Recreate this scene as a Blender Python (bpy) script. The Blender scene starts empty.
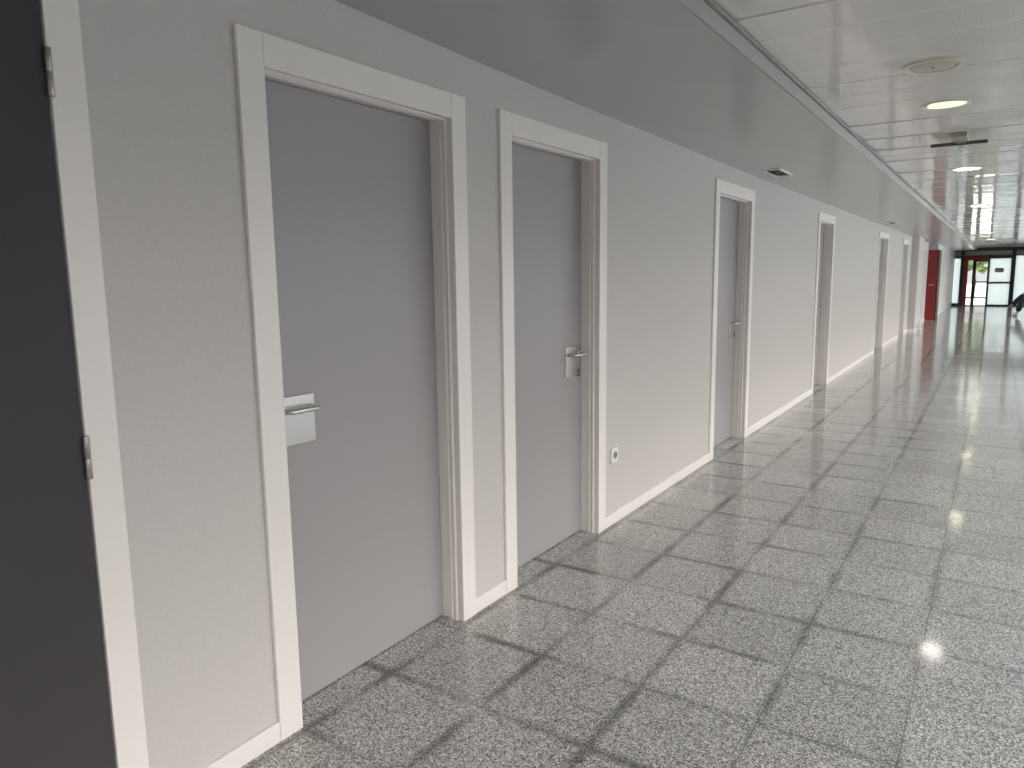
import bpy, bmesh, math, random
from mathutils import Vector, Matrix
random.seed(7)
C = bpy.context.scene.collection
sc = bpy.context.scene
PI = math.pi

# ------------------------------------------------------------------ materials
def node_mat(name):
    m = bpy.data.materials.new(name); m.use_nodes = True
    nt = m.node_tree
    return m, nt, nt.nodes['Principled BSDF']

def plain(name, col, rough=.5, metal=0., spec=.5, bump=0., bscale=200., var=0., coat=0.):
    m, nt, b = node_mat(name)
    b.inputs['Base Color'].default_value = (*col, 1)
    b.inputs['Roughness'].default_value = rough
    b.inputs['Metallic'].default_value = metal
    b.inputs['Specular IOR Level'].default_value = spec
    if coat: b.inputs['Coat Weight'].default_value = coat
    if bump or var:
        tc = nt.nodes.new('ShaderNodeTexCoord')
        n = nt.nodes.new('ShaderNodeTexNoise'); n.inputs['Scale'].default_value = bscale
        n.inputs['Detail'].default_value = 4
        nt.links.new(tc.outputs['Object'], n.inputs['Vector'])
        if bump:
            bp = nt.nodes.new('ShaderNodeBump'); bp.inputs['Strength'].default_value = bump
            bp.inputs['Distance'].default_value = .001
            nt.links.new(n.outputs['Fac'], bp.inputs['Height'])
            nt.links.new(bp.outputs['Normal'], b.inputs['Normal'])
        if var:
            mx = nt.nodes.new('ShaderNodeMix'); mx.data_type = 'RGBA'
            mx.inputs['A'].default_value = (*[c*(1-var) for c in col], 1)
            mx.inputs['B'].default_value = (*[min(1, c*(1+var)) for c in col], 1)
            nt.links.new(n.outputs['Fac'], mx.inputs['Factor'])
            nt.links.new(mx.outputs['Result'], b.inputs['Base Color'])
    return m

def M(nt, op, a, b=None, c=None):
    n = nt.nodes.new('ShaderNodeMath'); n.operation = op
    for i, v in enumerate((a, b, c)):
        if v is None: continue
        if isinstance(v, (int, float)): n.inputs[i].default_value = v
        else: nt.links.new(v, n.inputs[i])
    return n.outputs[0]

def mixc(nt, fac, a, b, mode='MIX'):
    n = nt.nodes.new('ShaderNodeMix'); n.data_type = 'RGBA'; n.blend_type = mode
    for k, v in (('Factor', fac), ('A', a), ('B', b)):
        if isinstance(v, tuple): n.inputs[k].default_value = (*v, 1)
        elif isinstance(v, (int, float)): n.inputs[k].default_value = v
        else: nt.links.new(v, n.inputs[k])
    return n.outputs['Result']

def wall_mat():                                   # woven vinyl wall covering
    m, nt, b = node_mat('woven_wall_covering')
    tc = nt.nodes.new('ShaderNodeTexCoord')
    def stretched(sx, sy, sz):
        mp = nt.nodes.new('ShaderNodeMapping'); mp.inputs['Scale'].default_value = (sx, sy, sz)
        nt.links.new(tc.outputs['Object'], mp.inputs['Vector'])
        n = nt.nodes.new('ShaderNodeTexNoise'); n.inputs['Scale'].default_value = 1; n.inputs['Detail'].default_value = 3
        nt.links.new(mp.outputs['Vector'], n.inputs['Vector']); return n.outputs['Fac']
    h = stretched(90, 45, 420); v = stretched(90, 420, 30)
    s = M(nt, 'ADD', M(nt, 'MULTIPLY', h, .6), M(nt, 'MULTIPLY', v, .4))
    col = mixc(nt, s, (.50, .478, .46), (.70, .674, .652))
    nt.links.new(col, b.inputs['Base Color'])
    bp = nt.nodes.new('ShaderNodeBump'); bp.inputs['Strength'].default_value = .35; bp.inputs['Distance'].default_value = .0012
    nt.links.new(s, bp.inputs['Height']); nt.links.new(bp.outputs['Normal'], b.inputs['Normal'])
    b.inputs['Roughness'].default_value = .55; b.inputs['Specular IOR Level'].default_value = .3
    return m

def floor_mat():                                  # polished terrazzo tiles, 40 cm
    m, nt, b = node_mat('speckled_grey_terrazzo')
    tc = nt.nodes.new('ShaderNodeTexCoord')
    sep = nt.nodes.new('ShaderNodeSeparateXYZ'); nt.links.new(tc.outputs['Object'], sep.inputs[0])
    vo = nt.nodes.new('ShaderNodeTexVoronoi'); vo.inputs['Scale'].default_value = 270
    nt.links.new(tc.outputs['Object'], vo.inputs['Vector'])
    sv = nt.nodes.new('ShaderNodeSeparateColor'); nt.links.new(vo.outputs['Color'], sv.inputs[0])
    cr = nt.nodes.new('ShaderNodeValToRGB'); e = cr.color_ramp
    e.elements[0].position = 0; e.elements[0].color = (.11, .107, .103, 1)
    e.elements[1].position = 1; e.elements[1].color = (.90, .875, .84, 1)
    for p, c in ((.2, (.165, .161, .155)), (.4, (.325, .317, .305)), (.62, (.49, .478, .46)), (.8, (.65, .635, .61))):
        x = e.elements.new(p); x.color = (*c, 1)
    nt.links.new(sv.outputs[0], cr.inputs[0])
    def seam(axis, off):
        t = M(nt, 'DIVIDE', M(nt, 'SUBTRACT', sep.outputs[axis], off), .4)
        return M(nt, 'MULTIPLY', M(nt, 'ABSOLUTE', M(nt, 'SUBTRACT', M(nt, 'FRACT', M(nt, 'ADD', t, .5)), .5)), .4)
    dx = seam(0, .03); dy = seam(1, 2.628)
    no = nt.nodes.new('ShaderNodeTexNoise'); no.inputs['Scale'].default_value = 2.6; no.inputs['Detail'].default_value = 3
    nt.links.new(tc.outputs['Object'], no.inputs['Vector'])
    nf = nt.nodes.new('ShaderNodeTexNoise'); nf.inputs['Scale'].default_value = 38; nf.inputs['Detail'].default_value = 2
    nt.links.new(tc.outputs['Object'], nf.inputs['Vector'])
    d = M(nt, 'MINIMUM', dx, dy)
    wob = M(nt, 'ADD', d, M(nt, 'MULTIPLY', M(nt, 'SUBTRACT', nf.outputs['Fac'], .5), .012))
    mr = nt.nodes.new('ShaderNodeMapRange'); mr.interpolation_type = 'SMOOTHSTEP'
    nt.links.new(wob, mr.inputs[0]); mr.inputs[1].default_value = .005; mr.inputs[2].default_value = .034
    mr.inputs[3].default_value = 1; mr.inputs[4].default_value = 0
    am = nt.nodes.new('ShaderNodeMapRange'); nt.links.new(no.outputs['Fac'], am.inputs[0])
    am.inputs[1].default_value = .40; am.inputs[2].default_value = .62; am.inputs[3].default_value = .05; am.inputs[4].default_value = .62
    # the traffic stains are strongest in the tile rows along the doors
    ed = nt.nodes.new('ShaderNodeMapRange'); nt.links.new(sep.outputs[0], ed.inputs[0])
    ed.inputs[1].default_value = .3; ed.inputs[2].default_value = 1.9; ed.inputs[3].default_value = 1.15; ed.inputs[4].default_value = .5
    band = M(nt, 'MULTIPLY', M(nt, 'MULTIPLY', mr.outputs[0], am.outputs[0]), ed.outputs[0])
    c1 = mixc(nt, band, cr.outputs['Color'], (.03, .03, .03))
    ln = nt.nodes.new('ShaderNodeMapRange'); nt.links.new(d, ln.inputs[0])
    ln.inputs[1].default_value = .0008; ln.inputs[2].default_value = .0024; ln.inputs[3].default_value = .8; ln.inputs[4].default_value = 0
    c2 = mixc(nt, ln.outputs[0], c1, mixc(nt, nf.outputs['Fac'], (.03, .03, .03), (.22, .21, .2)))
    # tile to tile tone
    fx = M(nt, 'FLOOR', M(nt, 'DIVIDE', M(nt, 'SUBTRACT', sep.outputs[0], .03), .4))
    fy = M(nt, 'FLOOR', M(nt, 'DIVIDE', M(nt, 'SUBTRACT', sep.outputs[1], 2.628), .4))
    wn = nt.nodes.new('ShaderNodeTexWhiteNoise'); wn.noise_dimensions = '2D'
    cb = nt.nodes.new('ShaderNodeCombineXYZ'); nt.links.new(fx, cb.inputs[0]); nt.links.new(fy, cb.inputs[1])
    nt.links.new(cb.outputs[0], wn.inputs['Vector'])
    c3 = mixc(nt, 1., c2, mixc(nt, wn.outputs['Value'], (.9, .9, .9), (1.06, 1.06, 1.06)), 'MULTIPLY')
    nt.links.new(c3, b.inputs['Base Color'])
    # each tile lies a hair out of level, the polish is a little wavy
    geo = nt.nodes.new('ShaderNodeNewGeometry')
    off = nt.nodes.new('ShaderNodeVectorMath'); off.operation = 'SUBTRACT'
    nt.links.new(wn.outputs['Color'], off.inputs[0]); off.inputs[1].default_value = (.5, .5, .5)
    scl = nt.nodes.new('ShaderNodeVectorMath'); scl.operation = 'MULTIPLY'
    nt.links.new(off.outputs[0], scl.inputs[0]); scl.inputs[1].default_value = (.006, .006, 0)
    add = nt.nodes.new('ShaderNodeVectorMath'); add.operation = 'ADD'
    nt.links.new(geo.outputs['Normal'], add.inputs[0]); nt.links.new(scl.outputs[0], add.inputs[1])
    nrm = nt.nodes.new('ShaderNodeVectorMath'); nrm.operation = 'NORMALIZE'; nt.links.new(add.outputs[0], nrm.inputs[0])
    nt.links.new(nrm.outputs[0], b.inputs['Normal'])
    rr = nt.nodes.new('ShaderNodeMapRange'); nt.links.new(no.outputs['Fac'], rr.inputs[0])
    rr.inputs[1].default_value = .3; rr.inputs[2].default_value = .7; rr.inputs[3].default_value = .065; rr.inputs[4].default_value = .11
    nt.links.new(rr.outputs[0], b.inputs['Roughness'])
    b.inputs['Specular IOR Level'].default_value = .6
    return m

def ceil_mat():                                   # white enamelled perforated metal planks
    m, nt, b = node_mat('perforated_white_metal')
    tc = nt.nodes.new('ShaderNodeTexCoord')
    sep = nt.nodes.new('ShaderNodeSeparateXYZ'); nt.links.new(tc.outputs['Object'], sep.inputs[0])
    P = .0075
    def cell(o): return M(nt, 'SUBTRACT', M(nt, 'FRACT', M(nt, 'DIVIDE', o, P)), .5)
    cx = cell(sep.outputs[0]); cy = cell(sep.outputs[1])
    r = M(nt, 'SQRT', M(nt, 'ADD', M(nt, 'MULTIPLY', cx, cx), M(nt, 'MULTIPLY', cy, cy)))
    hole = M(nt, 'LESS_THAN', r, .23)
    inside = M(nt, 'GREATER_THAN', sep.outputs[0], .96)
    py = M(nt, 'FRACT', M(nt, 'DIVIDE', M(nt, 'SUBTRACT', sep.outputs[1], 2.82), .3))
    marg = M(nt, 'LESS_THAN', M(nt, 'ABSOLUTE', M(nt, 'SUBTRACT', py, .5)), .455)
    hole = M(nt, 'MULTIPLY', hole, M(nt, 'MULTIPLY', inside, marg))
    col = mixc(nt, hole, (.82, .81, .78), (.36, .355, .345))
    nt.links.new(col, b.inputs['Base Color'])
    nt.links.new(M(nt, 'MULTIPLY', M(nt, 'SUBTRACT', 1., hole), .95), b.inputs['Specular IOR Level'])
    b.inputs['Roughness'].default_value = .06
    b.inputs['IOR'].default_value = 1.6
    return m

def glass_mat(name, tint, refl=1.45, haze=0.):
    m = bpy.data.materials.new(name); m.use_nodes = True; nt = m.node_tree
    nt.nodes.remove(nt.nodes['Principled BSDF']); out = nt.nodes['Material Output']
    t = nt.nodes.new('ShaderNodeBsdfTransparent'); t.inputs[0].default_value = (*tint, 1)
    g = nt.nodes.new('ShaderNodeBsdfGlossy'); g.inputs['Roughness'].default_value = .02
    f = nt.nodes.new('ShaderNodeFresnel'); f.inputs['IOR'].default_value = refl
    ge = nt.nodes.new('ShaderNodeNewGeometry')   # same reflection from either side of the pane
    nt.links.new(M(nt, 'ADD', refl, M(nt, 'MULTIPLY', ge.outputs['Backfacing'], 1/refl-refl)), f.inputs['IOR'])
    mx = nt.nodes.new('ShaderNodeMixShader')
    base = t.outputs[0]
    if haze:                                       # frosted film
        tl = nt.nodes.new('ShaderNodeBsdfTranslucent'); tl.inputs[0].default_value = (*tint, 1)
        h = nt.nodes.new('ShaderNodeMixShader'); h.inputs[0].default_value = haze
        nt.links.new(t.outputs[0], h.inputs[1]); nt.links.new(tl.outputs[0], h.inputs[2]); base = h.outputs[0]
    nt.links.new(f.outputs[0], mx.inputs[0]); nt.links.new(base, mx.inputs[1]); nt.links.new(g.outputs[0], mx.inputs[2])
    nt.links.new(mx.outputs[0], out.inputs[0])
    return m

def emit_mat(name, col, s):
    m, nt, b = node_mat(name)
    b.inputs['Base Color'].default_value = (*col, 1)
    b.inputs['Emission Color'].default_value = (*col, 1); b.inputs['Emission Strength'].default_value = s
    b.inputs['Roughness'].default_value = .35
    return m

def leaf_mat(name, a, bcol, scale):
    m, nt, b = node_mat(name)
    tc = nt.nodes.new('ShaderNodeTexCoord'); n = nt.nodes.new('ShaderNodeTexNoise')
    n.inputs['Scale'].default_value = scale; n.inputs['Detail'].default_value = 5
    nt.links.new(tc.outputs['Object'], n.inputs['Vector'])
    nt.links.new(mixc(nt, n.outputs['Fac'], a, bcol), b.inputs['Base Color']); b.inputs['Roughness'].default_value = .7
    return m

WALL = wall_mat(); FLOOR = floor_mat(); CEIL = ceil_mat()
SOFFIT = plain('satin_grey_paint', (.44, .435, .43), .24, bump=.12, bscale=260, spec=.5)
PALE = plain('pale_plaster', (.66, .66, .66), .5)
WHITE = plain('white_lacquer', (.86, .825, .795), .38, bump=.05, bscale=90)
LEAF = plain('grey_laminate', (.375, .359, .364), .42, bump=.15, bscale=420, var=.03)
CHAR = plain('charcoal_laminate', (.066, .061, .064), .6, bump=.2, bscale=380, var=.05, spec=.2)
STEEL = plain('brushed_steel', (.66, .65, .64), .33, metal=1., bump=.05, bscale=600)
DARKSTEEL = plain('aged_steel', (.36, .33, .30), .38, metal=1.)
DARK = plain('dark_gap', (.015, .015, .015), .8)
FRAME = plain('dark_green_grey_frame', (.022, .028, .03), .4)
RED = plain('red_enamel', (.26, .018, .02), .4, var=.06, bscale=6)
DKRED = plain('dark_red_edge', (.035, .012, .012), .5)
PLASTIC = plain('white_plastic', (.80, .79, .76), .35)
GREYP = plain('grey_socket_plastic', (.25, .25, .25), .5)
OLIVE = plain('olive_grey_plastic', (.33, .32, .25), .5)
CREAM = plain('cream_enamel', (.74, .72, .62), .45)
VALVE = plain('valve_plate', (.56, .54, .45), .5)
ALU = plain('grey_aluminium', (.40, .40, .38), .4)
CLEAR = glass_mat('clear_glass', (.985, .985, .98))
FROST = glass_mat('frosted_glass', (.52, .545, .535), haze=.75)
ACRYL = glass_mat('clear_acrylic', (.88, .90, .90), refl=2.2)
NAVY = plain('navy_denim', (.018, .024, .05), .8, bump=.3, bscale=300, var=.15)
JACKET = plain('dark_jacket', (.02, .021, .026), .8, bump=.3, bscale=200)
SKIN = plain('skin', (.45, .27, .19), .5)
HAIR = plain('dark_hair', (.02, .014, .01), .6)
SHOE = plain('white_shoe', (.72, .69, .66), .5)
SOLE = plain('pale_sole', (.45, .36, .32), .6)
BROWN = plain('brown_shoe', (.20, .12, .10), .5)
WOOD = plain('bench_wood', (.30, .20, .12), .45, bump=.1, bscale=40, var=.2)
PAPER = plain('grey_notice', (.42, .44, .50), .6)
GRASS = leaf_mat('pale_gravel', (.58, .61, .46), (.68, .69, .56), 3)
HEDGE = leaf_mat('tree_leaves', (.07, .10, .02), (.17, .22, .07), 9)
CONC = plain('pale_concrete', (.82, .80, .755), .7, var=.1, bscale=3)
PAVE = plain('grey_paving', (.075, .072, .065), .7, var=.1, bscale=3)

# ------------------------------------------------------------------ mesh helpers
class MB:
    def __init__(s): s.bm = bmesh.new()
    def box(s, x0, x1, y0, y1, z0, z1, bev=0., seg=2):
        t = bmesh.new(); bmesh.ops.create_cube(t, size=1)
        for v in t.verts:
            v.co = Vector((x0+(v.co.x+.5)*(x1-x0), y0+(v.co.y+.5)*(y1-y0), z0+(v.co.z+.5)*(z1-z0)))
        if bev: bmesh.ops.bevel(t, geom=t.edges[:], offset=bev, segments=seg, affect='EDGES', profile=.5)
        s.join(t); return s
    def join(s, t):
        me = bpy.data.meshes.new('tmp'); t.to_mesh(me); t.free(); s.bm.from_mesh(me); bpy.data.meshes.remove(me)
    def cyl(s, p0, p1, r, seg=24, r2=None, bev=0.):
        p0 = Vector(p0); p1 = Vector(p1); d = p1-p0
        t = bmesh.new()
        bmesh.ops.create_cone(t, cap_ends=True, segments=seg, radius1=r, radius2=r if r2 is None else r2, depth=d.length)
        if bev:
            ed = [e for e in t.edges if len(e.link_faces) == 2 and any(len(f.verts) > 4 for f in e.link_faces)]
            bmesh.ops.bevel(t, geom=ed, offset=bev, segments=2, affect='EDGES', profile=.5)
        q = Vector((0, 0, 1)).rotation_difference(d.normalized())
        for v in t.verts: v.co = q @ v.co + (p0+p1)/2
        s.join(t); return s
    def ring(s, c, r0, r1, z0, z1, seg=48):       # flat annulus with thickness, axis z
        prof = [(r0, z0), (r1, z0), (r1, z1), (r0, z1)]; return s.lathe(c, prof, seg, True)
    def lathe(s, c, prof, seg=48, closed=False):
        rows = []
        for i in range(seg):
            a = 2*PI*i/seg
            rows.append([s.bm.verts.new((c[0]+r*math.cos(a), c[1]+r*math.sin(a), c[2]+z)) for r, z in prof])
        n = len(prof)
        for i in range(seg):
            A, B = rows[i], rows[(i+1) % seg]
            for k in range(n if closed else n-1):
                s.bm.faces.new((A[k], B[k], B[(k+1) % n], A[(k+1) % n]))
        return s
    def tube(s, pts, r, seg=12):
        pts = [Vector(p) for p in pts]; rows = []
        up = Vector((0, 0, 1))
        for i, p in enumerate(pts):
            d = (pts[min(i+1, len(pts)-1)]-pts[max(i-1, 0)]).normalized()
            a = d.cross(up)
            if a.length < 1e-4: a = d.cross(Vector((1, 0, 0)))
            a.normalize(); b = d.cross(a)
            rows.append([s.bm.verts.new(p+r*(math.cos(2*PI*k/seg)*a+math.sin(2*PI*k/seg)*b)) for k in range(seg)])
        for A, B in zip(rows, rows[1:]):
            for k in range(seg): s.bm.faces.new((A[k], A[(k+1) % seg], B[(k+1) % seg], B[k]))
        s.bm.faces.new(rows[0][::-1]); s.bm.faces.new(rows[-1]); return s
    def prism(s, prof, path):                      # prof: list of offsets per path station -> list of station point lists
        rows = [[s.bm.verts.new(p) for p in st] for st in path]
        for A, B in zip(rows, rows[1:]):
            n = len(A)
            for k in range(n): s.bm.faces.new((A[k], A[(k+1) % n], B[(k+1) % n], B[k]))
        s.bm.faces.new(rows[0][::-1]); s.bm.faces.new(rows[-1]); return s
    def build(s, name, mat, parent=None, smooth=False, loc=None):
        bmesh.ops.recalc_face_normals(s.bm, faces=s.bm.faces)
        o_ = Vector((0, 0, 0))
        if parent is not None:
            o_ = wloc(parent)
            if loc is not None: o_ = Vector(loc)
        elif loc is not None: o_ = Vector(loc)
        for v in s.bm.verts: v.co -= o_
        me = bpy.data.meshes.new(name); s.bm.to_mesh(me); s.bm.free()
        if smooth:
            for p in me.polygons: p.use_smooth = True
        me.materials.append(mat)
        o = bpy.data.objects.new(name, me); C.objects.link(o)
        if parent is not None:
            o.parent = parent; o.location = o_-wloc(parent)
        else: o.location = o_
        return o

def wloc(o):
    l = Vector(o.location)
    while o.parent is not None:
        o = o.parent; l += Vector(o.location)
    return l
def tag(o, label, cat, group=None, kind=None):
    o['label'] = label; o['category'] = cat
    if group: o['group'] = group
    if kind: o['kind'] = kind
    return o
def empty(name, loc, label, cat, group=None, kind=None):
    o = bpy.data.objects.new(name, None); C.objects.link(o); o.location = loc; o.empty_display_size = .1
    return tag(o, label, cat, group, kind)
def smooth_angle(o, deg=35):
    for p in o.data.polygons: p.use_smooth = True
    try: o.data.set_sharp_from_angle(angle=math.radians(deg))
    except Exception: pass
    return o
def copy_tree(o, parent=None):
    c = o.copy(); C.objects.link(c)
    if parent is not None: c.parent = parent
    for ch in list(o.children): copy_tree(ch, c)
    return c

# ------------------------------------------------------------------ dimensions
YB, YE = -4.0, 35.6          # back and far end of the corridor
XR = 3.15                    # right wall
ZS, ZC = 2.25, 2.335         # soffit, ceiling
SE = .90                     # soffit edge
CT, CH = .087, 2.018         # casing width, clear height
TOP = 2.11

# doors along the left wall: y0, y1 (outside of the casing), side of the handle
DOORS = [(1.346, 2.374, 'L'), (2.612, 3.615, 'R'), (5.41, 6.425, 'R'), (9.075, 10.06, 'R'),
         (14.15, 15.40, 'R'), (17.84, 18.98, 'R'), (22.05, 23.25, 'R')]
CHD = (-.14, .932)           # the charcoal door at the left edge of the view

# ------------------------------------------------------------------ floor, walls, soffit, ceiling
f = MB(); f.box(-.2, XR+.2, YB, YE+.02, -.12, 0)
tag(f.build('floor', FLOOR), 'polished speckled grey terrazzo tile floor', 'floor', kind='structure')

holes = [(CHD[0]+CT-.008, CHD[1]-.075)] + [(a+CT-.006, b-CT+.006) for a, b, s in DOORS]
w = MB(); y = YB
HZ = CH+.006
SOFZ = [(YB, 2.29), (1.7, 2.28), (2.6, 2.263), (3.6, 2.252), (6.6, 2.232), (12, 2.228), (YE, 2.23)]
for a, b in holes:
    w.box(-.25, 0, y, a, 0, 2.4); w.box(-.25, 0, a, b, HZ if a > .5 else HZ+.045, 2.4); y = b
w.box(-.25, 0, y, YE, 0, 2.4)
tag(w.build('wall_left', WALL), 'pale grey woven-textured wall with the row of doors', 'wall', kind='structure')

bs = MB(); y = YB
for a, b in [CHD]+[(a, b) for a, b, s in DOORS]+[(YE-.05, YE)]:
    if a > y+.02:
        if y < 19.9 < a:
            bs.box(0, .012, y, 19.8, 0, .066, .002, 1)
        elif y < 24.6 < a:
            bs.box(0, .012, y, 24.58, 0, .066, .002, 1); bs.box(0, .012, 25.75, a, 0, .066, .002, 1)
        else: bs.box(0, .012, y, a, 0, .066, .002, 1)
    y = b
tag(bs.build('baseboard_left', WHITE), 'white skirting board along the wall between the doors', 'baseboard', kind='structure')

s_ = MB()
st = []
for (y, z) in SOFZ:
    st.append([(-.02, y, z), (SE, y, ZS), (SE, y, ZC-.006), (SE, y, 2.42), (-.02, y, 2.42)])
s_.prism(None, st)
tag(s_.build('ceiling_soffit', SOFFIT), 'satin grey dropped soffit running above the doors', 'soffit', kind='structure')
t_ = MB()
t_.box(SE+.0005, SE+.006, YB, YE, ZS+.004, ZS+.062, .001, 1)
t_.box(SE+.001, SE+.016, YB, YE, ZC-.016, ZC-.006, .001, 1)
tag(t_.build('trim_1', ALU), 'narrow metal edge profile between soffit and plank ceiling', 'trim', kind='structure')

# plank ceiling: 30 cm planks across the corridor, each slightly bowed and tilted
c_ = bmesh.new(); y0 = 2.82-.3*math.ceil((2.82-YB)/.3); k = 0
NX = 14
while y0 < YE:
    y1 = min(y0+.3, YE); g = .0022
    tilt = random.gauss(0, .0009); ph = random.uniform(0, 6.28); sx = random.gauss(0, .0035); amp = random.uniform(.0003, .0011); bow = random.gauss(.0006, .0005)
    prof = [(0, .016), (0, .006), (.008, 0), (.25, 0), (.5, 0), (.75, 0), (.992, 0), (1, .006), (1, .016)]
    rows = []
    for i in range(NX+1):
        x = SE+.004+(XR-SE-.004)*i/NX; row = []
        wv = amp*math.sin(x*3.1+ph)*1.6; sl = sx*(x-2)
        for u, dz in prof:
            yy = y0+g+u*(y1-y0-2*g)
            row.append(c_.verts.new((x, yy, ZC+dz+sl+wv*(u-.5)*2+tilt*(u-.5)*2-bow*(1-(2*u-1)**2))))
        rows.append(row)
    for A, B in zip(rows, rows[1:]):
        for j in range(len(prof)-1): c_.faces.new((A[j], A[j+1], B[j+1], B[j]))
    y0 += .3
cm = MB(); cm.bm.free(); cm.bm = c_
cm.box(SE, XR+.2, YB, YE, ZC+.03, ZC+.09)
co = cm.build('ceiling', CEIL); smooth_angle(co, 25)
tag(co, 'glossy white perforated metal plank ceiling', 'ceiling', kind='structure')

wb = MB(); wb.box(-.25, 2.1, YB-.15, YB, 0, 2.5); wb.box(3.05, XR+.2, YB-.15, YB, 0, 2.5); wb.box(2.1, 3.05, YB-.15, YB, 0, .3); wb.box(2.1, 3.05, YB-.15, YB, 2.2, 2.5)
tag(wb.build('wall_back', WALL), 'pale grey wall closing the corridor behind the viewer', 'wall', kind='structure')

q = MB(); q.box(XR+.2, 4.1, YB-.2, YE, 2.46, 2.6)  # unseen canopy, added to cut high sky light on the floor
tag(q.build('sky_blocker_canopy', CONC), 'added concrete canopy above the right-hand windows, blocking high sky light', 'canopy', kind='structure')
wo = MB(); t = .05  # unseen window, added to throw light on the door jambs
for a, b, c0, c1 in ((2.1, 3.05, .3, .35), (2.1, 3.05, 2.15, 2.2), (2.1, 2.15, .35, 2.15), (3.0, 3.05, .35, 2.15)): wo.box(a, b, YB-.1, YB-.04, c0, c1)
wo = tag(wo.build('window_20', FRAME, loc=(2, YB-.07, .3)), 'added dark framed window behind the viewer, lighting the door jambs', 'window', kind='structure')
for a, b in ((2.15, 3.0),):
    q = MB(); q.box(a, b, YB-.074, YB-.068, .35, 2.15); q.build('pane', CLEAR, wo)
# right wall: low parapet, head band, piers; windows between
SILL, HEAD = .5, 2.30
PIERS = [(YB, -3.4)]+[(-3.4+4.3*i-.35, -3.4+4.3*i) for i in range(1, 9)]+[(YE-4.1, YE)]
r_ = MB()
r_.box(XR, XR+.2, YB, YE, 0, SILL); r_.box(XR, XR+.2, YB, YE, HEAD, 2.45)
for a, b in PIERS: r_.box(XR, XR+.2, a, b, SILL, HEAD)
tag(r_.build('wall_right', plain('painted_plaster', (.55, .55, .54), .6)), 'right-hand corridor wall with a row of windows', 'wall', kind='structure')
n = 0
for (a0, a1), (b0, b1) in zip(PIERS, PIERS[1:]):
    n += 1; ya, yb = a1, b0
    if yb-ya < .3: continue
    fr = MB(); t = .05
    fr.box(XR+.05, XR+.11, ya, yb, SILL, SILL+t); fr.box(XR+.05, XR+.11, ya, yb, HEAD-t, HEAD)
    for yy in (ya, (ya+yb)/2-t/2, yb-t): fr.box(XR+.05, XR+.11, yy, yy+t, SILL+t, HEAD-t)
    wo = fr.build('window_%d' % n, FRAME, loc=(XR+.08, ya, SILL))
    tag(wo, 'dark framed window in the right-hand wall', 'window', kind='structure', group='right-hand windows')
    for q in (0, 1):
        g0 = ya+t if q == 0 else (ya+yb)/2+t/2; g1 = (ya+yb)/2-t/2 if q == 0 else yb-t
        gp = MB(); gp.box(XR+.076, XR+.082, g0, g1, SILL+t, HEAD-t); gp.build('pane', CLEAR, wo)

# ------------------------------------------------------------------ doors
def lever_handle(parent, py, zz, x, side, cylinder=True):
    """square steel plate with a return-to-door lever; side = direction of the lever along y"""
    h = MB()
    if side > 0: a, b = py-.02, py+.135
    else: a, b = py-.135, py+.025
    h.box(x, x+.008, a, b, zz-.120, zz+.043, .003, 2)
    pl = h.build('handle_plate', STEEL, parent, loc=(x, (a+b)/2, zz))
    l = MB(); L = .118
    l.cyl((x+.006, py, zz), (x+.016, py, zz), .017, 24, bev=.002)
    pts = [(x+.012, py, zz), (x+.040, py, zz)]
    for i in range(1, 6):
        a_ = i/5*PI/2; pts.append((x+.040+.016*math.sin(a_), py+side*.016*(1-math.cos(a_)), zz))
    pts.append((x+.056, py+side*(L-.02), zz))
    for i in range(1, 6):
        a_ = i/5*PI/2; pts.append((x+.036+.02*math.cos(a_), py+side*(L-.02+.02*math.sin(a_)), zz))
    pts.append((x+.012, py+side*L, zz))
    l.tube(pts, .0085, 12)
    smooth_angle(l.build('lever', STEEL, parent, loc=(x, py, zz)), 50)
    if cylinder:
        k = MB(); kz = zz-.096
        k.cyl((x+.006, py, kz), (x+.017, py, kz), .0105, 20, bev=.002); k.box(x+.006, x+.013, py-.005, py+.005, kz-.03, kz)
        smooth_angle(k.build('lock_cylinder', DARKSTEEL, parent, loc=(x, py, kz)), 40)

DP = .098
def jamb_profile():
    # (depth x, inset into the opening) of the lining, with its two seal beads
    return [(-.16, 0), (-.054, 0), (-.054, .002), (-.051, .008), (-.045, .008), (-.042, .002), (-.042, 0), (-.031, 0),
            (-.031, .002), (-.028, .008), (-.022, .008), (-.019, .002), (-.019, 0), (0.0, 0), (0.0, -.03), (-.16, -.03)]

def grey_door(name, y0, y1, side, label, idx):
    d = empty(name, (0, y0, 0), label, 'door', kind='structure')
    ci, cj = y0+CT, y1-CT
    for nm, a, b in (('casing', y0, ci), ('casing', cj, y1)):
        q = MB(); q.box(0, .014, a, b, 0, TOP, .0022, 2); q.build(nm, WHITE, d, loc=(0, (a+b)/2, 0))
    q = MB(); q.box(0, .0135, ci+.0008, cj-.0008, CH, TOP, .0022, 2); q.build('head_casing', WHITE, d, loc=(0, (ci+cj)/2, CH))
    ins = .004; ja, jb, jz = ci-ins, cj+ins, CH+ins
    # lining: left, head, right in one sweep
    q = MB(); P = jamb_profile()
    stn = [[(x, ja+p, 0) for x, p in P], [(x, ja+p, jz-p) for x, p in P], [(x, jb-p, jz-p) for x, p in P], [(x, jb-p, 0) for x, p in P]]
    q.prism(None, stn); q.build('jamb', WHITE, d, loc=(-.08, (ja+jb)/2, 0))
    g = .0025
    q = MB(); q.box(-DP-.04, -DP, ja+g, jb-g, .006, jz-g, .0012, 1)
    lf = q.build('door_leaf', LEAF, d, loc=(-.135, (ja+jb)/2, 0))
    if side == 'L': lever_handle(d, ja+.076, 1.01, -DP, 1, False)
    else: lever_handle(d, jb-.050, 1.01, -DP, -1, True)
    return d

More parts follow.
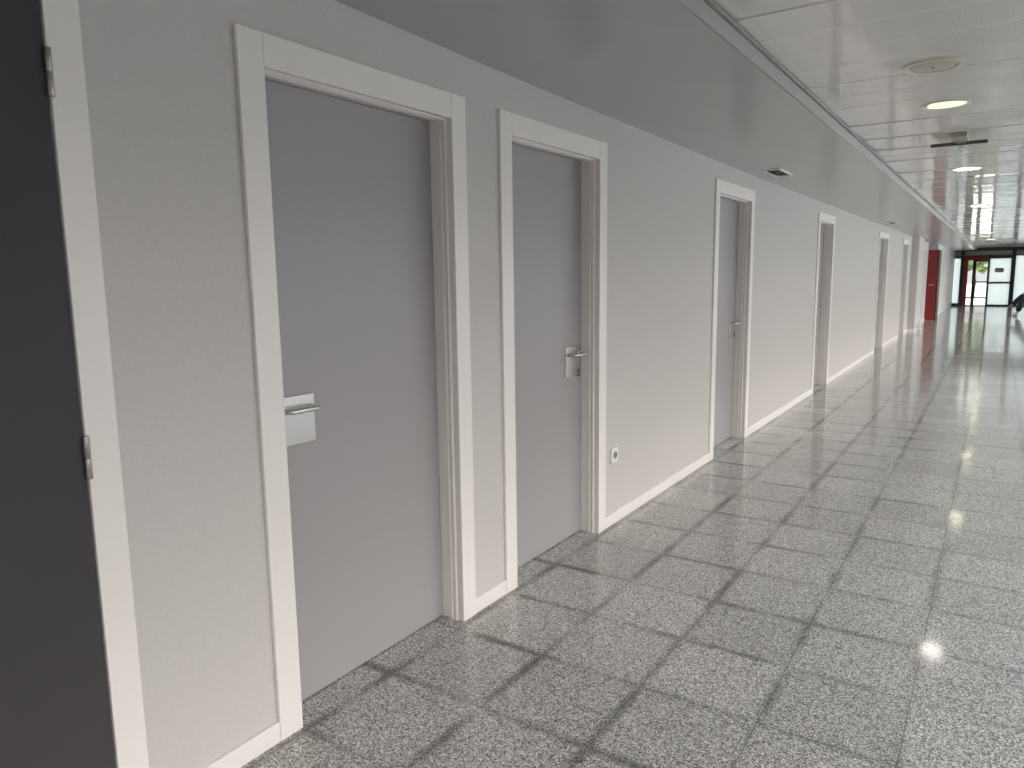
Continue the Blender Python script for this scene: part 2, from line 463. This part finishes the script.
names = ['nearest grey door, steel lever at its left edge, left of a second door',
         'second grey door along the wall, with a wall socket to its right',
         'third grey door, alone in mid-wall below the ceiling vent',
         'fourth grey door along the wall, leaf seen as a narrow strip',
         'fifth grey door from the near end, past the long blank wall',
         'sixth grey door, just before the grey pilaster',
         'farthest grey door, between the grey pilaster and the red fire door']
for i, (a, b, s) in enumerate(DOORS): grey_door('door_%d' % (i+2), a, b, s, names[i], i)

# charcoal door at the left edge, flush with its casing, hinges towards us
d = empty('door_1', (0, CHD[0], 0), 'charcoal door with white casing and steel hinges at the left edge', 'door', kind='structure')
for a, b in ((CHD[0], CHD[0]+.078), (CHD[1]-.078, CHD[1])):
    q = MB(); q.box(0, .014, a, b, 0, TOP+.05, .0022, 2); q.build('casing', WHITE, d, loc=(0, (a+b)/2, 0))
q = MB(); q.box(0, .0135, CHD[0]+.079, CHD[1]-.079, CH+.045, TOP+.05, .0022, 2); q.build('head_casing', WHITE, d)
q = MB(); q.box(-.03, .0095, CHD[0]+.081, CHD[1]-.0815, .006, CH+.042, .0012, 1); q.build('door_leaf', CHAR, d, loc=(-.01, CHD[1]-.5, 0))
for zz in (.963, 1.828):
    q = MB(); yy = CHD[1]-.0795; xx = .0165
    q.cyl((xx, yy, zz), (xx, yy, zz+.050), .0078, 20, bev=.0012); q.cyl((xx, yy, zz+.052), (xx, yy, zz+.103), .0078, 20, bev=.0012)
    q.cyl((xx, yy, zz+.049), (xx, yy, zz+.053), .006, 16)
    q.box(.010, .0165, yy-.003, yy+.003, zz, zz+.103)
    smooth_angle(q.build('hinge', DARKSTEEL, d, loc=(xx, yy, zz)), 40)
lever_handle(d, CHD[0]+.14, .985, .0095, 1, False)

# grey pilaster after the sixth door, with its own skirting
q = MB(); q.box(0, .15, 19.8, 21.2, 0, 2.3)
pz = tag(q.build('trim_2', WALL), 'grey wall pilaster right after the sixth door', 'pilaster', kind='structure')
q = MB(); q.box(0.0, .162, 19.788, 19.8, 0, .06, .002, 1); q.box(.15, .162, 19.8, 21.2, 0, .06, .002, 1); q.build('skirting', WHITE, pz)

# red fire door folded back against its pilaster
FX, FY = .23, 24.62
q = MB(); q.box(0, FX, FY, FY+.30, 0, 2.3)
tag(q.build('trim_3', SOFFIT), 'dark grey pilaster above and behind the red fire door', 'pilaster', kind='structure')
d = empty('door_9', (0, FY, 0), 'red fire door standing folded open beside the grey pilaster', 'door', kind='structure')
q = MB(); q.box(.004, FX+.01, FY-.045, FY-.001, .008, 2.03, .003, 1); q.build('door_leaf', RED, d)
q = MB(); q.box(FX+.002, FX+.045, FY+.0, FY+.95, .008, 2.03, .003, 1); q.build('side_leaf', DKRED, d)
q = MB(); q.tube([(.05, FY-.044, 1.03), (.05, FY-.09, 1.03), (.19, FY-.09, 1.03), (.19, FY-.044, 1.03)], .012, 10); smooth_angle(q.build('push_bar', STEEL, d), 40)
q = MB(); q.cyl((FX+.048, FY+.3, 1.03), (FX+.10, FY+.3, 1.03), .012, 12); q.tube([(FX+.095, FY+.3, 1.03), (FX+.095, FY+.42, 1.03)], .011, 10); smooth_angle(q.build('lever', STEEL, d), 40)

# shallow ribs of the pale wall beyond
q = MB(); q.box(0, .155, 25.62, 28.9, 0, 2.3); q.box(0, .16, 28.9, 32.2, 0, 2.3); q.box(0, .165, 32.2, YE-.13, 0, 2.3)
tag(q.build('trim_4', PALE), 'pale plastered wall lining beyond the red door', 'wall lining', kind='structure')

# white boxes at the foot of the wall
for lab, (x, y, z) in (('small white box low on the wall left of the red door', (.0, 22.0+1.75, .06)), ('small white box on the floor right of the red door', (.30, 26.3, 0))):
    pass

# ------------------------------------------------------------------ far end: glazed screen
def bar(mb, x0, x1, z0, z1, y0=YE-.06, y1=YE+.04): mb.box(x0, x1, y0, y1, z0, z1, .004, 1)
q = MB()
bar(q, -.1, XR+.1, 2.2, ZC+.05); bar(q, .386, .512, 0, 2.2, YE-.10, YE+.06); bar(q, 2.105, 2.25, 0, 2.2, YE-.10, YE+.06)
bar(q, 1.325, 1.395, .0, 2.06); bar(q, .0, .386, .0, .10, YE-.12); bar(q, 1.395, 2.105, 0, .055); bar(q, 2.25, XR, 0, .055)
bar(q, 1.395, 2.105, .90, .965); bar(q, .512, 2.105, 2.0, 2.03); bar(q, 2.25, XR, 2.0, 2.03); bar(q, 1.395, 2.105, 1.90, 2.0); bar(q, .0, .03, .1, 2.2)
bar(q, XR-.06, XR, .055, 2.0)
bar(q, .0, .386, 1.93, 2.0)
sc_ = tag(q.build('wall_end', FRAME, loc=(0, YE, 0)), 'dark metal glazed screen closing the far end of the corridor', 'glazed screen', kind='structure')
q = MB(); bar(q, .512, 2.105, 2.03, 2.2, YE-.02, YE+.02); bar(q, 2.25, XR, 2.03, 2.2, YE-.02, YE+.02); q.build('transom_panel', ALU, sc_, loc=(1.2, YE, 2.1))
q = MB(); bar(q, .03, .386, 2.0, 2.2, YE-.04, YE+.02); q.build('side_box', OLIVE, sc_, loc=(.2, YE, 2.1))
def pane(mat, x0, x1, z0, z1, parent, nm='pane'):
    q = MB(); q.box(x0, x1, YE-.004, YE+.004, z0, z1); return q.build(nm, mat, parent, loc=((x0+x1)/2, YE, z0))
pane(FROST, .03, .386, .1, 1.93, sc_, 'side_pane')
pane(FROST, 1.395, 2.105, .965, 1.90, sc_); pane(FROST, 1.395, 2.105, .055, .90, sc_)
pane(FROST, 2.25, XR-.06, .055, 2.0, sc_)

d = empty('door_10', (.93, YE, 0), 'glazed exit door with a red surround at the far end', 'door', kind='structure')
q = MB(); bar(q, .512, .655, 0, 2.0, YE-.09, YE+.05); bar(q, .655, 1.325, 1.84, 2.0, YE-.09, YE+.05); q.build('red_surround', RED, d, loc=(.58, YE, 0))
q = MB(); bar(q, .815, .935, .0, 1.84); bar(q, .655, .815, .30, .355); bar(q, .935, 1.325, .95, .99); bar(q, .935, 1.325, .30, .355)
bar(q, .935, 1.325, 1.775, 1.84); bar(q, .655, 1.325, 0, .03); q.build('door_frame', FRAME, d, loc=(1, YE, 0))
for a, b, z0, z1 in ((.655, .815, .355, 1.84), (.655, .815, .03, .30), (.935, 1.325, .99, 1.775), (.935, 1.325, .355, .95), (.935, 1.325, .03, .30)):
    pane(CLEAR, a, b, z0, z1, d)
q = MB(); q.tube([(.965, YE-.06, .9), (.965, YE-.11, .9), (.965, YE-.11, 1.15), (.965, YE-.06, 1.15)], .012, 10); smooth_angle(q.build('pull_handle', STEEL, d), 40)

q = MB(); q.box(1.57, 1.87, YE-.012, YE-.006, 1.34, 1.52, .001, 1)
nt_ = tag(q.build('notice', PAPER, loc=(1.72, YE-.009, 1.34)), 'grey rectangular notice stuck on the frosted pane at the far end', 'notice')

# ------------------------------------------------------------------ outdoors beyond the glass
q = MB(); q.box(-30, 40, YE+.05, YE+60, -.14, -.02)  # yard made pale so more light comes in through the exit door
tag(q.build('ground_gravel', GRASS), 'gravel yard outside the far glass screen, made pale to brighten the floor reflection', 'gravel', kind='structure')
q = MB(); q.box(XR+.2, 40, YB-10, 6.5, -.14, -.02)  # unseen ground, kept dark to lower the bounce on the near wall
tag(q.build('ground_low_bounce', PAVE), 'invented dark asphalt outside the nearest right-hand windows, keeping bounce light low', 'asphalt', kind='structure')
q = MB(); q.box(XR+.2, 40, 6.5, YE+.05, -.14, -.02)  # unseen ground, made pale to brighten the far walls by bounce
tag(q.build('ground_bounce', CONC), 'invented pale yard outside the farther right-hand windows, bouncing light onto the walls', 'paving', kind='structure')
q = MB(); q.box(-1, 3.5, YE+.06, YE+2.6, -.05, -.005)
tag(q.build('ground_step', CONC), 'pale paved landing just outside the exit door', 'paving', kind='structure')
BARK = plain('bark', (.10, .075, .05), .8, bump=.4, bscale=30)
def tree(cx, cy, z0, z1, rx, seed, label):
    rnd = random.Random(seed); o = empty('tree', (cx, cy, -.02), label, 'tree')
    q = MB(); q.tube([(cx, cy, -.05), (cx+.03, cy, z0*.6), (cx-.02, cy+.05, z0+.5), (cx+.05, cy, (z0+z1)/2)], .11, 12); smooth_angle(q.build('trunk', BARK, o), 60)
    t = bmesh.new()
    for i in range(420):
        a = rnd.uniform(0, 2*PI); u = rnd.uniform(-1, 1); r = rnd.random()**.4
        k = math.sqrt(1-u*u)
        px, py, pz = cx+rx*r*k*math.cos(a), cy+rx*r*k*math.sin(a), (z0+z1)/2+(z1-z0)/2*r*u
        s0 = len(t.verts)
        bmesh.ops.create_icosphere(t, subdivisions=1, radius=rnd.uniform(.10, .24))
        t.verts.ensure_lookup_table()
        for v in t.verts[s0:]: v.co = Vector((v.co.x, v.co.y, v.co.z*.6))*(1+rnd.uniform(-.3, .3))+Vector((px, py, pz))
    q = MB(); q.bm.free(); q.bm = t; q.build('foliage', HEDGE, o)
tree(.60, YE+11, 1.25, 4.6, 1.9, 3, 'green leafy tree outside, seen through the exit door glass')

# ------------------------------------------------------------------ ceiling fittings
LX = 1.465
def downlight(y, label, mat, name='ceiling_light', r=.108):
    o = empty(name, (LX, y, ZC), label, 'ceiling light', 'round ceiling downlights')
    q = MB(); q.lathe((LX, y, ZC), [(r+.016, -.001), (r+.014, -.006), (r+.002, -.008), (r-.002, -.005), (r-.006, .0), (r-.006, -.0005), (r+.016, -.0005)], 48, True)
    smooth_angle(q.build('trim_ring', CREAM, o), 40)
    q = MB(); q.lathe((LX, y, ZC), [(0.0005, -.0035), (r*.5, -.0032), (r-.006, -.0022), (r-.006, -.001), (.0005, -.001)], 48, False)
    smooth_angle(q.build('diffuser', mat, o), 40)
    return o
LAMP_A = emit_mat('greenish_lamp', (1.0, .97, .66), 9.)
LAMP_D = emit_mat('dull_greenish_lamp', (.80, .86, .58), .9)
LAMP_B = emit_mat('warm_white_lamp', (1.0, .93, .84), 12.)
LY = [4.86, 7.97, 12.6, 17.3, 21.8, 26.4, 31.0]
LN = ['greenish lit round downlight just past the round air valve', 'bright white round downlight beyond the hanging sign bar',
      'third lit downlight along the ceiling, seen very flat', 'fourth lit downlight along the ceiling', 'fifth lit downlight along the ceiling',
      'sixth lit downlight, above the red fire door stretch', 'last lit downlight before the far glass screen']
for i, (y, l) in enumerate(zip(LY, LN)): downlight(y, l, LAMP_D if i == 0 else LAMP_B if i == 1 else LAMP_A)

v = empty('ceiling_air_valve', (1.467, 3.92, ZC), 'unlit round cream air valve plate on the near ceiling', 'air valve')
q = MB(); q.lathe((1.467, 3.92, ZC), [(.128, .0015), (.127, -.009), (.118, -.013), (.100, -.010), (.098, -.004), (.098, .0015)], 56, True); smooth_angle(q.build('rim', CREAM, v), 40)
q = MB(); q.lathe((1.467, 3.92, ZC), [(.0005, -.0105), (.05, -.0102), (.09, -.008), (.0945, -.0055), (.0945, -.002), (.0005, -.002)], 56); smooth_angle(q.build('plate', VALVE, v), 40)
q = MB(); q.cyl((1.467, 3.92, ZC-.016), (1.467, 3.92, ZC-.0105), .006, 16); q.build('screw', DARKSTEEL, v)

sg = empty('hanging_sign_bar', (1.475, 6.15, ZC), 'dark bar fitting with olive box hanging from the ceiling', 'ceiling fitting')
q = MB(); q.box(1.44, 1.535, 5.86, 6.10, ZC-.030, ZC-.002, .004, 2); q.build('mounting_box', OLIVE, sg)
q = MB(); q.box(1.305, 1.648, 6.135, 6.165, ZC-.046, ZC-.024, .004, 2); q.build('bar', plain('dark_olive_metal', (.09, .085, .06), .5), sg)
q = MB(); q.box(1.46, 1.52, 6.095, 6.140, ZC-.036, ZC-.016, .003, 1); q.build('bracket', OLIVE, sg)
q = MB(); q.lathe((1.492, 6.15, ZC-.047), [(.0005, 0), (.016, 0), (.018, -.012), (.016, -.036), (.009, -.046), (.0005, -.048)], 24); smooth_angle(q.build('lens', ACRYL, sg), 60)

# recessed rectangular luminaires in the soffit
def soffit_vent(y, label):
    xa, xb, ya, yb = .135, .277, y-.22, y+.22
    z = ZS-.012
    def zz(yy, x):     # the soffit underside
        for (p, a), (r, b) in zip(SOFZ, SOFZ[1:]):
            if p <= yy <= r: zw = a+(b-a)*(yy-p)/(r-p); break
        return zw+(ZS-zw)*(x+.02)/(SE+.02)
    zb = zz(y, .2)
    o = empty('soffit_vent', (.206, y, zb), label, 'recessed vent', 'soffit vents')
    t = .017
    q = MB()
    q.box(xa, xb, ya, ya+t, zb-.008, zb+.004, .0015, 1); q.box(xa, xb, yb-t, yb, zb-.008, zb+.004, .0015, 1)
    q.box(xa, xa+t, ya+t, yb-t, zb-.008, zb+.004, .0015, 1); q.box(xb-t, xb, ya+t, yb-t, zb-.008, zb+.004, .0015, 1); q.build('frame', PLASTIC, o)
    q = MB(); q.box(xa+t, xb-t, ya+t, yb-t, zb-.0015, zb+.002); q.build('recess', DARK, o)
    q = MB(); q.cyl((.206, y, zb-.006), (.206, y, zb-.001), .022, 24); smooth_angle(q.build('lens', GREYP, o), 40)
for y, l in ((6.36, 'nearest white framed dark vent in the soffit above the third door'), (14.0, 'second soffit vent, above the fifth door'),
             (20.1, 'third soffit vent, by the grey pilaster'), (27.4, 'farthest soffit vent, beyond the red fire door')): soffit_vent(y, l)

# wall socket
so = empty('wall_socket', (0, 3.733, .407), 'white square wall socket beside the second grey door', 'socket')
q = MB(); q.box(0, .013, 3.69, 3.776, .363, .449, .003, 2); q.build('frame', PLASTIC, so)
q = MB(); q.lathe((0, 0, 0), [(.0205, 0), (.0205, .004), (.018, .004), (.017, .001), (.0005, .0005), (.0005, 0)], 32)
for vv in q.bm.verts: vv.co = Vector((vv.co.z+.0128, vv.co.x+3.733, vv.co.y+.407))
smooth_angle(q.build('receptacle', GREYP, so), 40)
for dy in (-.0095, .0095):
    q = MB(); q.cyl((.0128, 3.733+dy, .407), (.0145, 3.733+dy, .407), .0028, 12); q.build('pin_hole', DARK, so)

# white boxes near the red door
q = MB(); q.box(.165, .235, 20.45, 20.58, .0, .16, .006, 2)
tag(q.build('floor_box', PLASTIC, loc=(.2, 20.5, 0)), 'small white box at the foot of the grey pilaster', 'box')
q = MB(); q.box(.18, .26, 25.75, 25.87, 0.1, .3, .006, 2)
tag(q.build('floor_box', PLASTIC, loc=(.22, 25.8, .1)), 'small white box on the floor right of the red fire door', 'box')

# ------------------------------------------------------------------ bench and seated person
bx0, bx1, by0, by1 = 2.62, 3.05, 26.9, 29.3
bn = empty('bench', (2.83, 28.1, 0), 'wooden bench along the right wall under the seated person', 'bench')
for i in range(4):
    q = MB(); w_ = (bx1-bx0-.03)/4; q.box(bx0+i*(w_+.01), bx0+i*(w_+.01)+w_, by0, by1, .375, .40, .005, 2); q.build('slat', WOOD, bn)
for y in (27.2, 29.0):
    q = MB(); q.box(bx0+.03, bx0+.08, y-.03, y+.03, 0, .375, .003, 1); q.box(bx1-.08, bx1-.03, y-.03, y+.03, 0, .375, .003, 1); q.box(bx0+.03, bx1-.03, y-.03, y+.03, .33, .375, .003, 1)
    q.build('leg', FRAME, bn)

def skin(name, mat, pts, edges, root, parent, lev=2):
    """pts: name -> (x,y,z,r)"""
    keys = list(pts); ix = {k: i for i, k in enumerate(keys)}
    base = wloc(parent)
    me = bpy.data.meshes.new(name)
    me.from_pydata([Vector(pts[k][:3])-base for k in keys], [(ix[a], ix[b]) for a, b in edges], [])
    o = bpy.data.objects.new(name, me); C.objects.link(o); o.parent = parent
    md = o.modifiers.new('skin', 'SKIN'); md.use_smooth_shade = True
    for k in keys:
        sv = me.skin_vertices[0].data[ix[k]]; r = pts[k][3]
        sv.radius = r if isinstance(r, tuple) else (r, r); sv.use_root = (k == root)
    sd = o.modifiers.new('sub', 'SUBSURF'); sd.levels = lev; sd.render_levels = lev
    me.materials.append(mat); return o

PY = 28.0
pr = empty('person', (2.80, PY, 0), 'person seated at the far right in navy trousers and white shoe', 'person')
B = {'pel': (2.82, PY, .56, (.11, .085)), 'wai': (2.80, PY, .72, (.10, .075)), 'che': (2.73, PY, .92, (.11, .08)), 'nek0': (2.68, PY, 1.05, (.055, .055)), 'nek': (2.655, PY, 1.10, .05), 'jaw': (2.625, PY, 1.165, (.06, .065)), 'hed': (2.63, PY, 1.25, (.075, .09)), 'cro': (2.64, PY, 1.325, (.05, .06))}
E_ = [('pel', 'wai'), ('wai', 'che'), ('che', 'nek0'), ('nek0', 'nek'), ('nek', 'jaw'), ('jaw', 'hed'), ('hed', 'cro')]
for s, n_ in ((-1, 'r'), (1, 'l')):
    B['sh'+n_] = (2.69, PY+s*.17, 1.00, .06); B['el'+n_] = (2.50, PY+s*.21, .76, .043); B['wr'+n_] = (2.43, PY+s*.07, .68, .028); B['pa'+n_] = (2.415, PY+s*.035, .665, (.04, .02))
    E_ += [('che', 'sh'+n_), ('sh'+n_, 'el'+n_), ('el'+n_, 'wr'+n_), ('wr'+n_, 'pa'+n_)]
    B['hip'+n_] = (2.78, PY+s*.09, .53, .085)
    E_ += [('pel', 'hip'+n_)]
B['knr'] = (2.42, PY-.11, .54, .058); B['anr'] = (2.30, PY-.12, .10, .036); B['tor'] = (2.18, PY-.12, .045, .03)
B['knl'] = (2.42, PY+.02, .65, .058); B['anl'] = (2.155, PY-.03, .335, .036); B['tol'] = (2.06, PY-.03, .28, .03)
E_ += [('hipr', 'knr'), ('knr', 'anr'), ('anr', 'tor'), ('hipl', 'knl'), ('knl', 'anl'), ('anl', 'tol')]
body = skin('body', SKIN, B, E_, 'pel', pr)
for s, n_ in ((-1, 'r'), (1, 'l')):
    for k, (dy, ln, dz) in enumerate(((-.03, .062, .012), (-.010, .078, .004), (.010, .074, -.004), (.03, .058, -.012))):
        px, py, pz = B['pa'+n_][:3]
        F = {'a': (px, py+dy*.5, pz+dz, .010), 'b': (px-.018, py+dy-.008*s, pz+dz-.02, .0092), 'c': (px-.014, py+dy*1.1-s*.016, pz+dz-.02-ln*.4, .0084), 'd': (px+.006, py+dy*1.1-s*.02, pz+dz-.02-ln*.6, .0075)}
        skin('finger', SKIN, F, [('a', 'b'), ('b', 'c'), ('c', 'd')], 'a', pr, 1)
    F = {'a': (px, py, pz+.012, .011), 'b': (px-.03, py-s*.012, pz+.025, .010), 'c': (px-.05, py-s*.028, pz+.012, .008)}
    skin('thumb', SKIN, F, [('a', 'b'), ('b', 'c')], 'a', pr, 1)
T = {k: (*B[k][:3], tuple(x+.038 for x in (B[k][3] if isinstance(B[k][3], tuple) else (B[k][3],)*2))) for k in ('pel', 'hipr', 'hipl', 'knr', 'knl')}
T['wai'] = (2.81, PY, .66, (.14, .105)); T['anr'] = (2.30, PY-.12, .13, .085); T['anl'] = (2.15, PY-.028, .335, .075)
skin('trousers', NAVY, T, [('wai', 'pel'), ('pel', 'hipr'), ('pel', 'hipl'), ('hipr', 'knr'), ('hipl', 'knl'), ('knr', 'anr'), ('knl', 'anl')], 'pel', pr)
J = {k: (*B[k][:3], tuple(x+.024 for x in (B[k][3] if isinstance(B[k][3], tuple) else (B[k][3],)*2))) for k in ('wai', 'che', 'shr', 'shl', 'elr', 'ell')}
J['wai'] = (2.80, PY, .73, (.15, .115)); J['che'] = (2.73, PY, .92, (.165, .125)); J['up'] = (2.70, PY, 1.0, (.14, .105)); J['low'] = (2.82, PY, .58, (.165, .13)); J['nek0'] = (2.69, PY, 1.055, (.085, .08)); J['col'] = (2.675, PY, 1.085, (.066, .064))
for s, n_ in ((-1, 'r'), (1, 'l')): J['wr'+n_] = (2.445, PY+s*.095, .70, .042)
skin('jacket', JACKET, J, [('low', 'wai'), ('wai', 'che'), ('che', 'up'), ('up', 'nek0'), ('nek0', 'col'), ('up', 'shr'), ('up', 'shl'), ('shr', 'elr'), ('shl', 'ell'), ('elr', 'wrr'), ('ell', 'wrl')], 'wai', pr)
q = MB(); t = bmesh.new(); bmesh.ops.create_icosphere(t, subdivisions=4, radius=1)
kill = [v_ for v_ in t.verts if v_.co.z < .12-.75*max(0, v_.co.x+.25) + (1.2 if v_.co.x < -.45 and v_.co.z < .42 else 0) and not (v_.co.x > .35 and v_.co.z > -.75)]
bmesh.ops.delete(t, geom=kill, context='VERTS')
for v_ in t.verts: v_.co = Vector((2.648+.108*v_.co.x, PY+.092*v_.co.y, 1.262+.122*v_.co.z))*1.0
q.join(t); ho = q.build('hair', HAIR, pr, True)
sd = ho.modifiers.new('thick', 'SOLIDIFY'); sd.thickness = .016; sd.offset = 1
S = {'h': (2.315, PY-.12, .06, (.055, .06)), 'm': (2.24, PY-.12, .055, (.055, .055)), 't': (2.16, PY-.12, .04, (.05, .04))}
skin('shoe', SHOE, S, [('h', 'm'), ('m', 't')], 'm', pr)['label'] = 'white shoe on the floor'
S = {'h': (2.15, PY-.03, .30, (.05, .055)), 'm': (2.10, PY-.03, .28, (.045, .05)), 't': (2.045, PY-.03, .26, (.042, .04))}
skin('shoe', BROWN, S, [('h', 'm'), ('m', 't')], 'm', pr)['label'] = 'brownish shoe of the raised foot'
# face
for dy in (-.030, .030):
    q = MB(); t = bmesh.new(); bmesh.ops.create_uvsphere(t, u_segments=12, v_segments=8, radius=.011)
    for v_ in t.verts: v_.co += Vector((2.566, PY+dy, 1.24))
    q.join(t); ey = q.build('eye', PLASTIC, pr, True)
    q = MB(); q.cyl((2.5565, PY+dy, 1.239), (2.5540, PY+dy, 1.239), .006, 12); q.build('pupil', DARK, ey)
q = MB(); q.cyl((2.55, PY, 1.245), (2.528, PY, 1.205), .008, 10, .015); q.build('nose', SKIN, pr, True)
q = MB(); q.box(2.548, 2.562, PY-.022, PY+.022, 1.168, 1.176, .003, 2); q.build('mouth', plain('lips', (.35, .13, .11), .5), pr)
for dy in (-.088, .088):
    q = MB(); q.box(2.635, 2.66, PY+dy-.008, PY+dy+.008, 1.205, 1.26, .007, 2); q.build('ear', SKIN, pr)

# ------------------------------------------------------------------ daylight
wd = bpy.data.worlds.new('overcast'); sc.world = wd; wd.use_nodes = True
nt = wd.node_tree; bg = nt.nodes['Background']
tc = nt.nodes.new('ShaderNodeTexCoord'); sp = nt.nodes.new('ShaderNodeSeparateXYZ'); nt.links.new(tc.outputs['Generated'], sp.inputs[0])
cr = nt.nodes.new('ShaderNodeValToRGB'); nt.links.new(M(nt, 'ADD', M(nt, 'MULTIPLY', sp.outputs[2], .5), .5), cr.inputs[0])
e = cr.color_ramp; e.elements[0].position = .54; e.elements[0].color = (.10, .10, .10, 1); e.elements[1].position = .70; e.elements[1].color = (1.0, .965, .93, 1)
e.elements.new(.83).color = (.47, .53, .62, 1); e.elements.new(1.).color = (.25, .30, .37, 1)
nt.links.new(cr.outputs[0], bg.inputs['Color']); bg.inputs['Strength'].default_value = 7.3
for (a0, a1), (b0, b1) in zip(PIERS, PIERS[1:]):
    if b0-a1 < .3: continue
    ld = bpy.data.lights.new('sky_portal', 'AREA'); ld.shape = 'RECTANGLE'; ld.size = HEAD-SILL; ld.size_y = b0-a1; ld.cycles.is_portal = True
    lo = bpy.data.objects.new('sky_portal', ld); C.objects.link(lo); lo.location = (XR+.19, (a1+b0)/2, (SILL+HEAD)/2); lo.rotation_euler = (0, PI/2, 0)
ld = bpy.data.lights.new('sky_portal', 'AREA'); ld.shape = 'RECTANGLE'; ld.size = 3.1; ld.size_y = 2.2; ld.cycles.is_portal = True
lo = bpy.data.objects.new('sky_portal', ld); C.objects.link(lo); lo.location = (1.6, YE+.09, 1.1); lo.rotation_euler = (-PI/2, 0, 0)

ld = bpy.data.lights.new('sky_portal', 'AREA'); ld.shape = 'RECTANGLE'; ld.size = .95; ld.size_y = 1.9; ld.cycles.is_portal = True
lo = bpy.data.objects.new('sky_portal', ld); C.objects.link(lo); lo.location = (2.575, YB-.16, 1.25); lo.rotation_euler = (PI/2, 0, 0)

# ------------------------------------------------------------------ camera
cam = bpy.data.cameras.new('camera'); cam.sensor_width = 36; cam.lens = 733.16*36/1024; cam.clip_start = .02; cam.clip_end = 500
o = bpy.data.objects.new('camera', cam); C.objects.link(o)
R = [[0.834816, 0.550366, -0.013374], [0.068512, -0.127965, -0.989409], [-0.546249, 0.825059, -0.144534]]
o.matrix_world = Matrix(((R[0][0], -R[1][0], -R[2][0], 1.7836), (R[0][1], -R[1][1], -R[2][1], 0), (R[0][2], -R[1][2], -R[2][2], 1.4225), (0, 0, 0, 1)))
sc.camera = o

sc.view_settings.view_transform = 'Standard'; sc.view_settings.look = 'None'; sc.view_settings.gamma = 1; sc.view_settings.use_curve_mapping = False
sc.view_settings.exposure = 0.25
sc.cycles.use_denoising = True
sc.cycles.max_bounces = 10; sc.cycles.diffuse_bounces = 6; sc.cycles.glossy_bounces = 5; sc.cycles.transparent_max_bounces = 12
sc.cycles.sample_clamp_indirect = 6
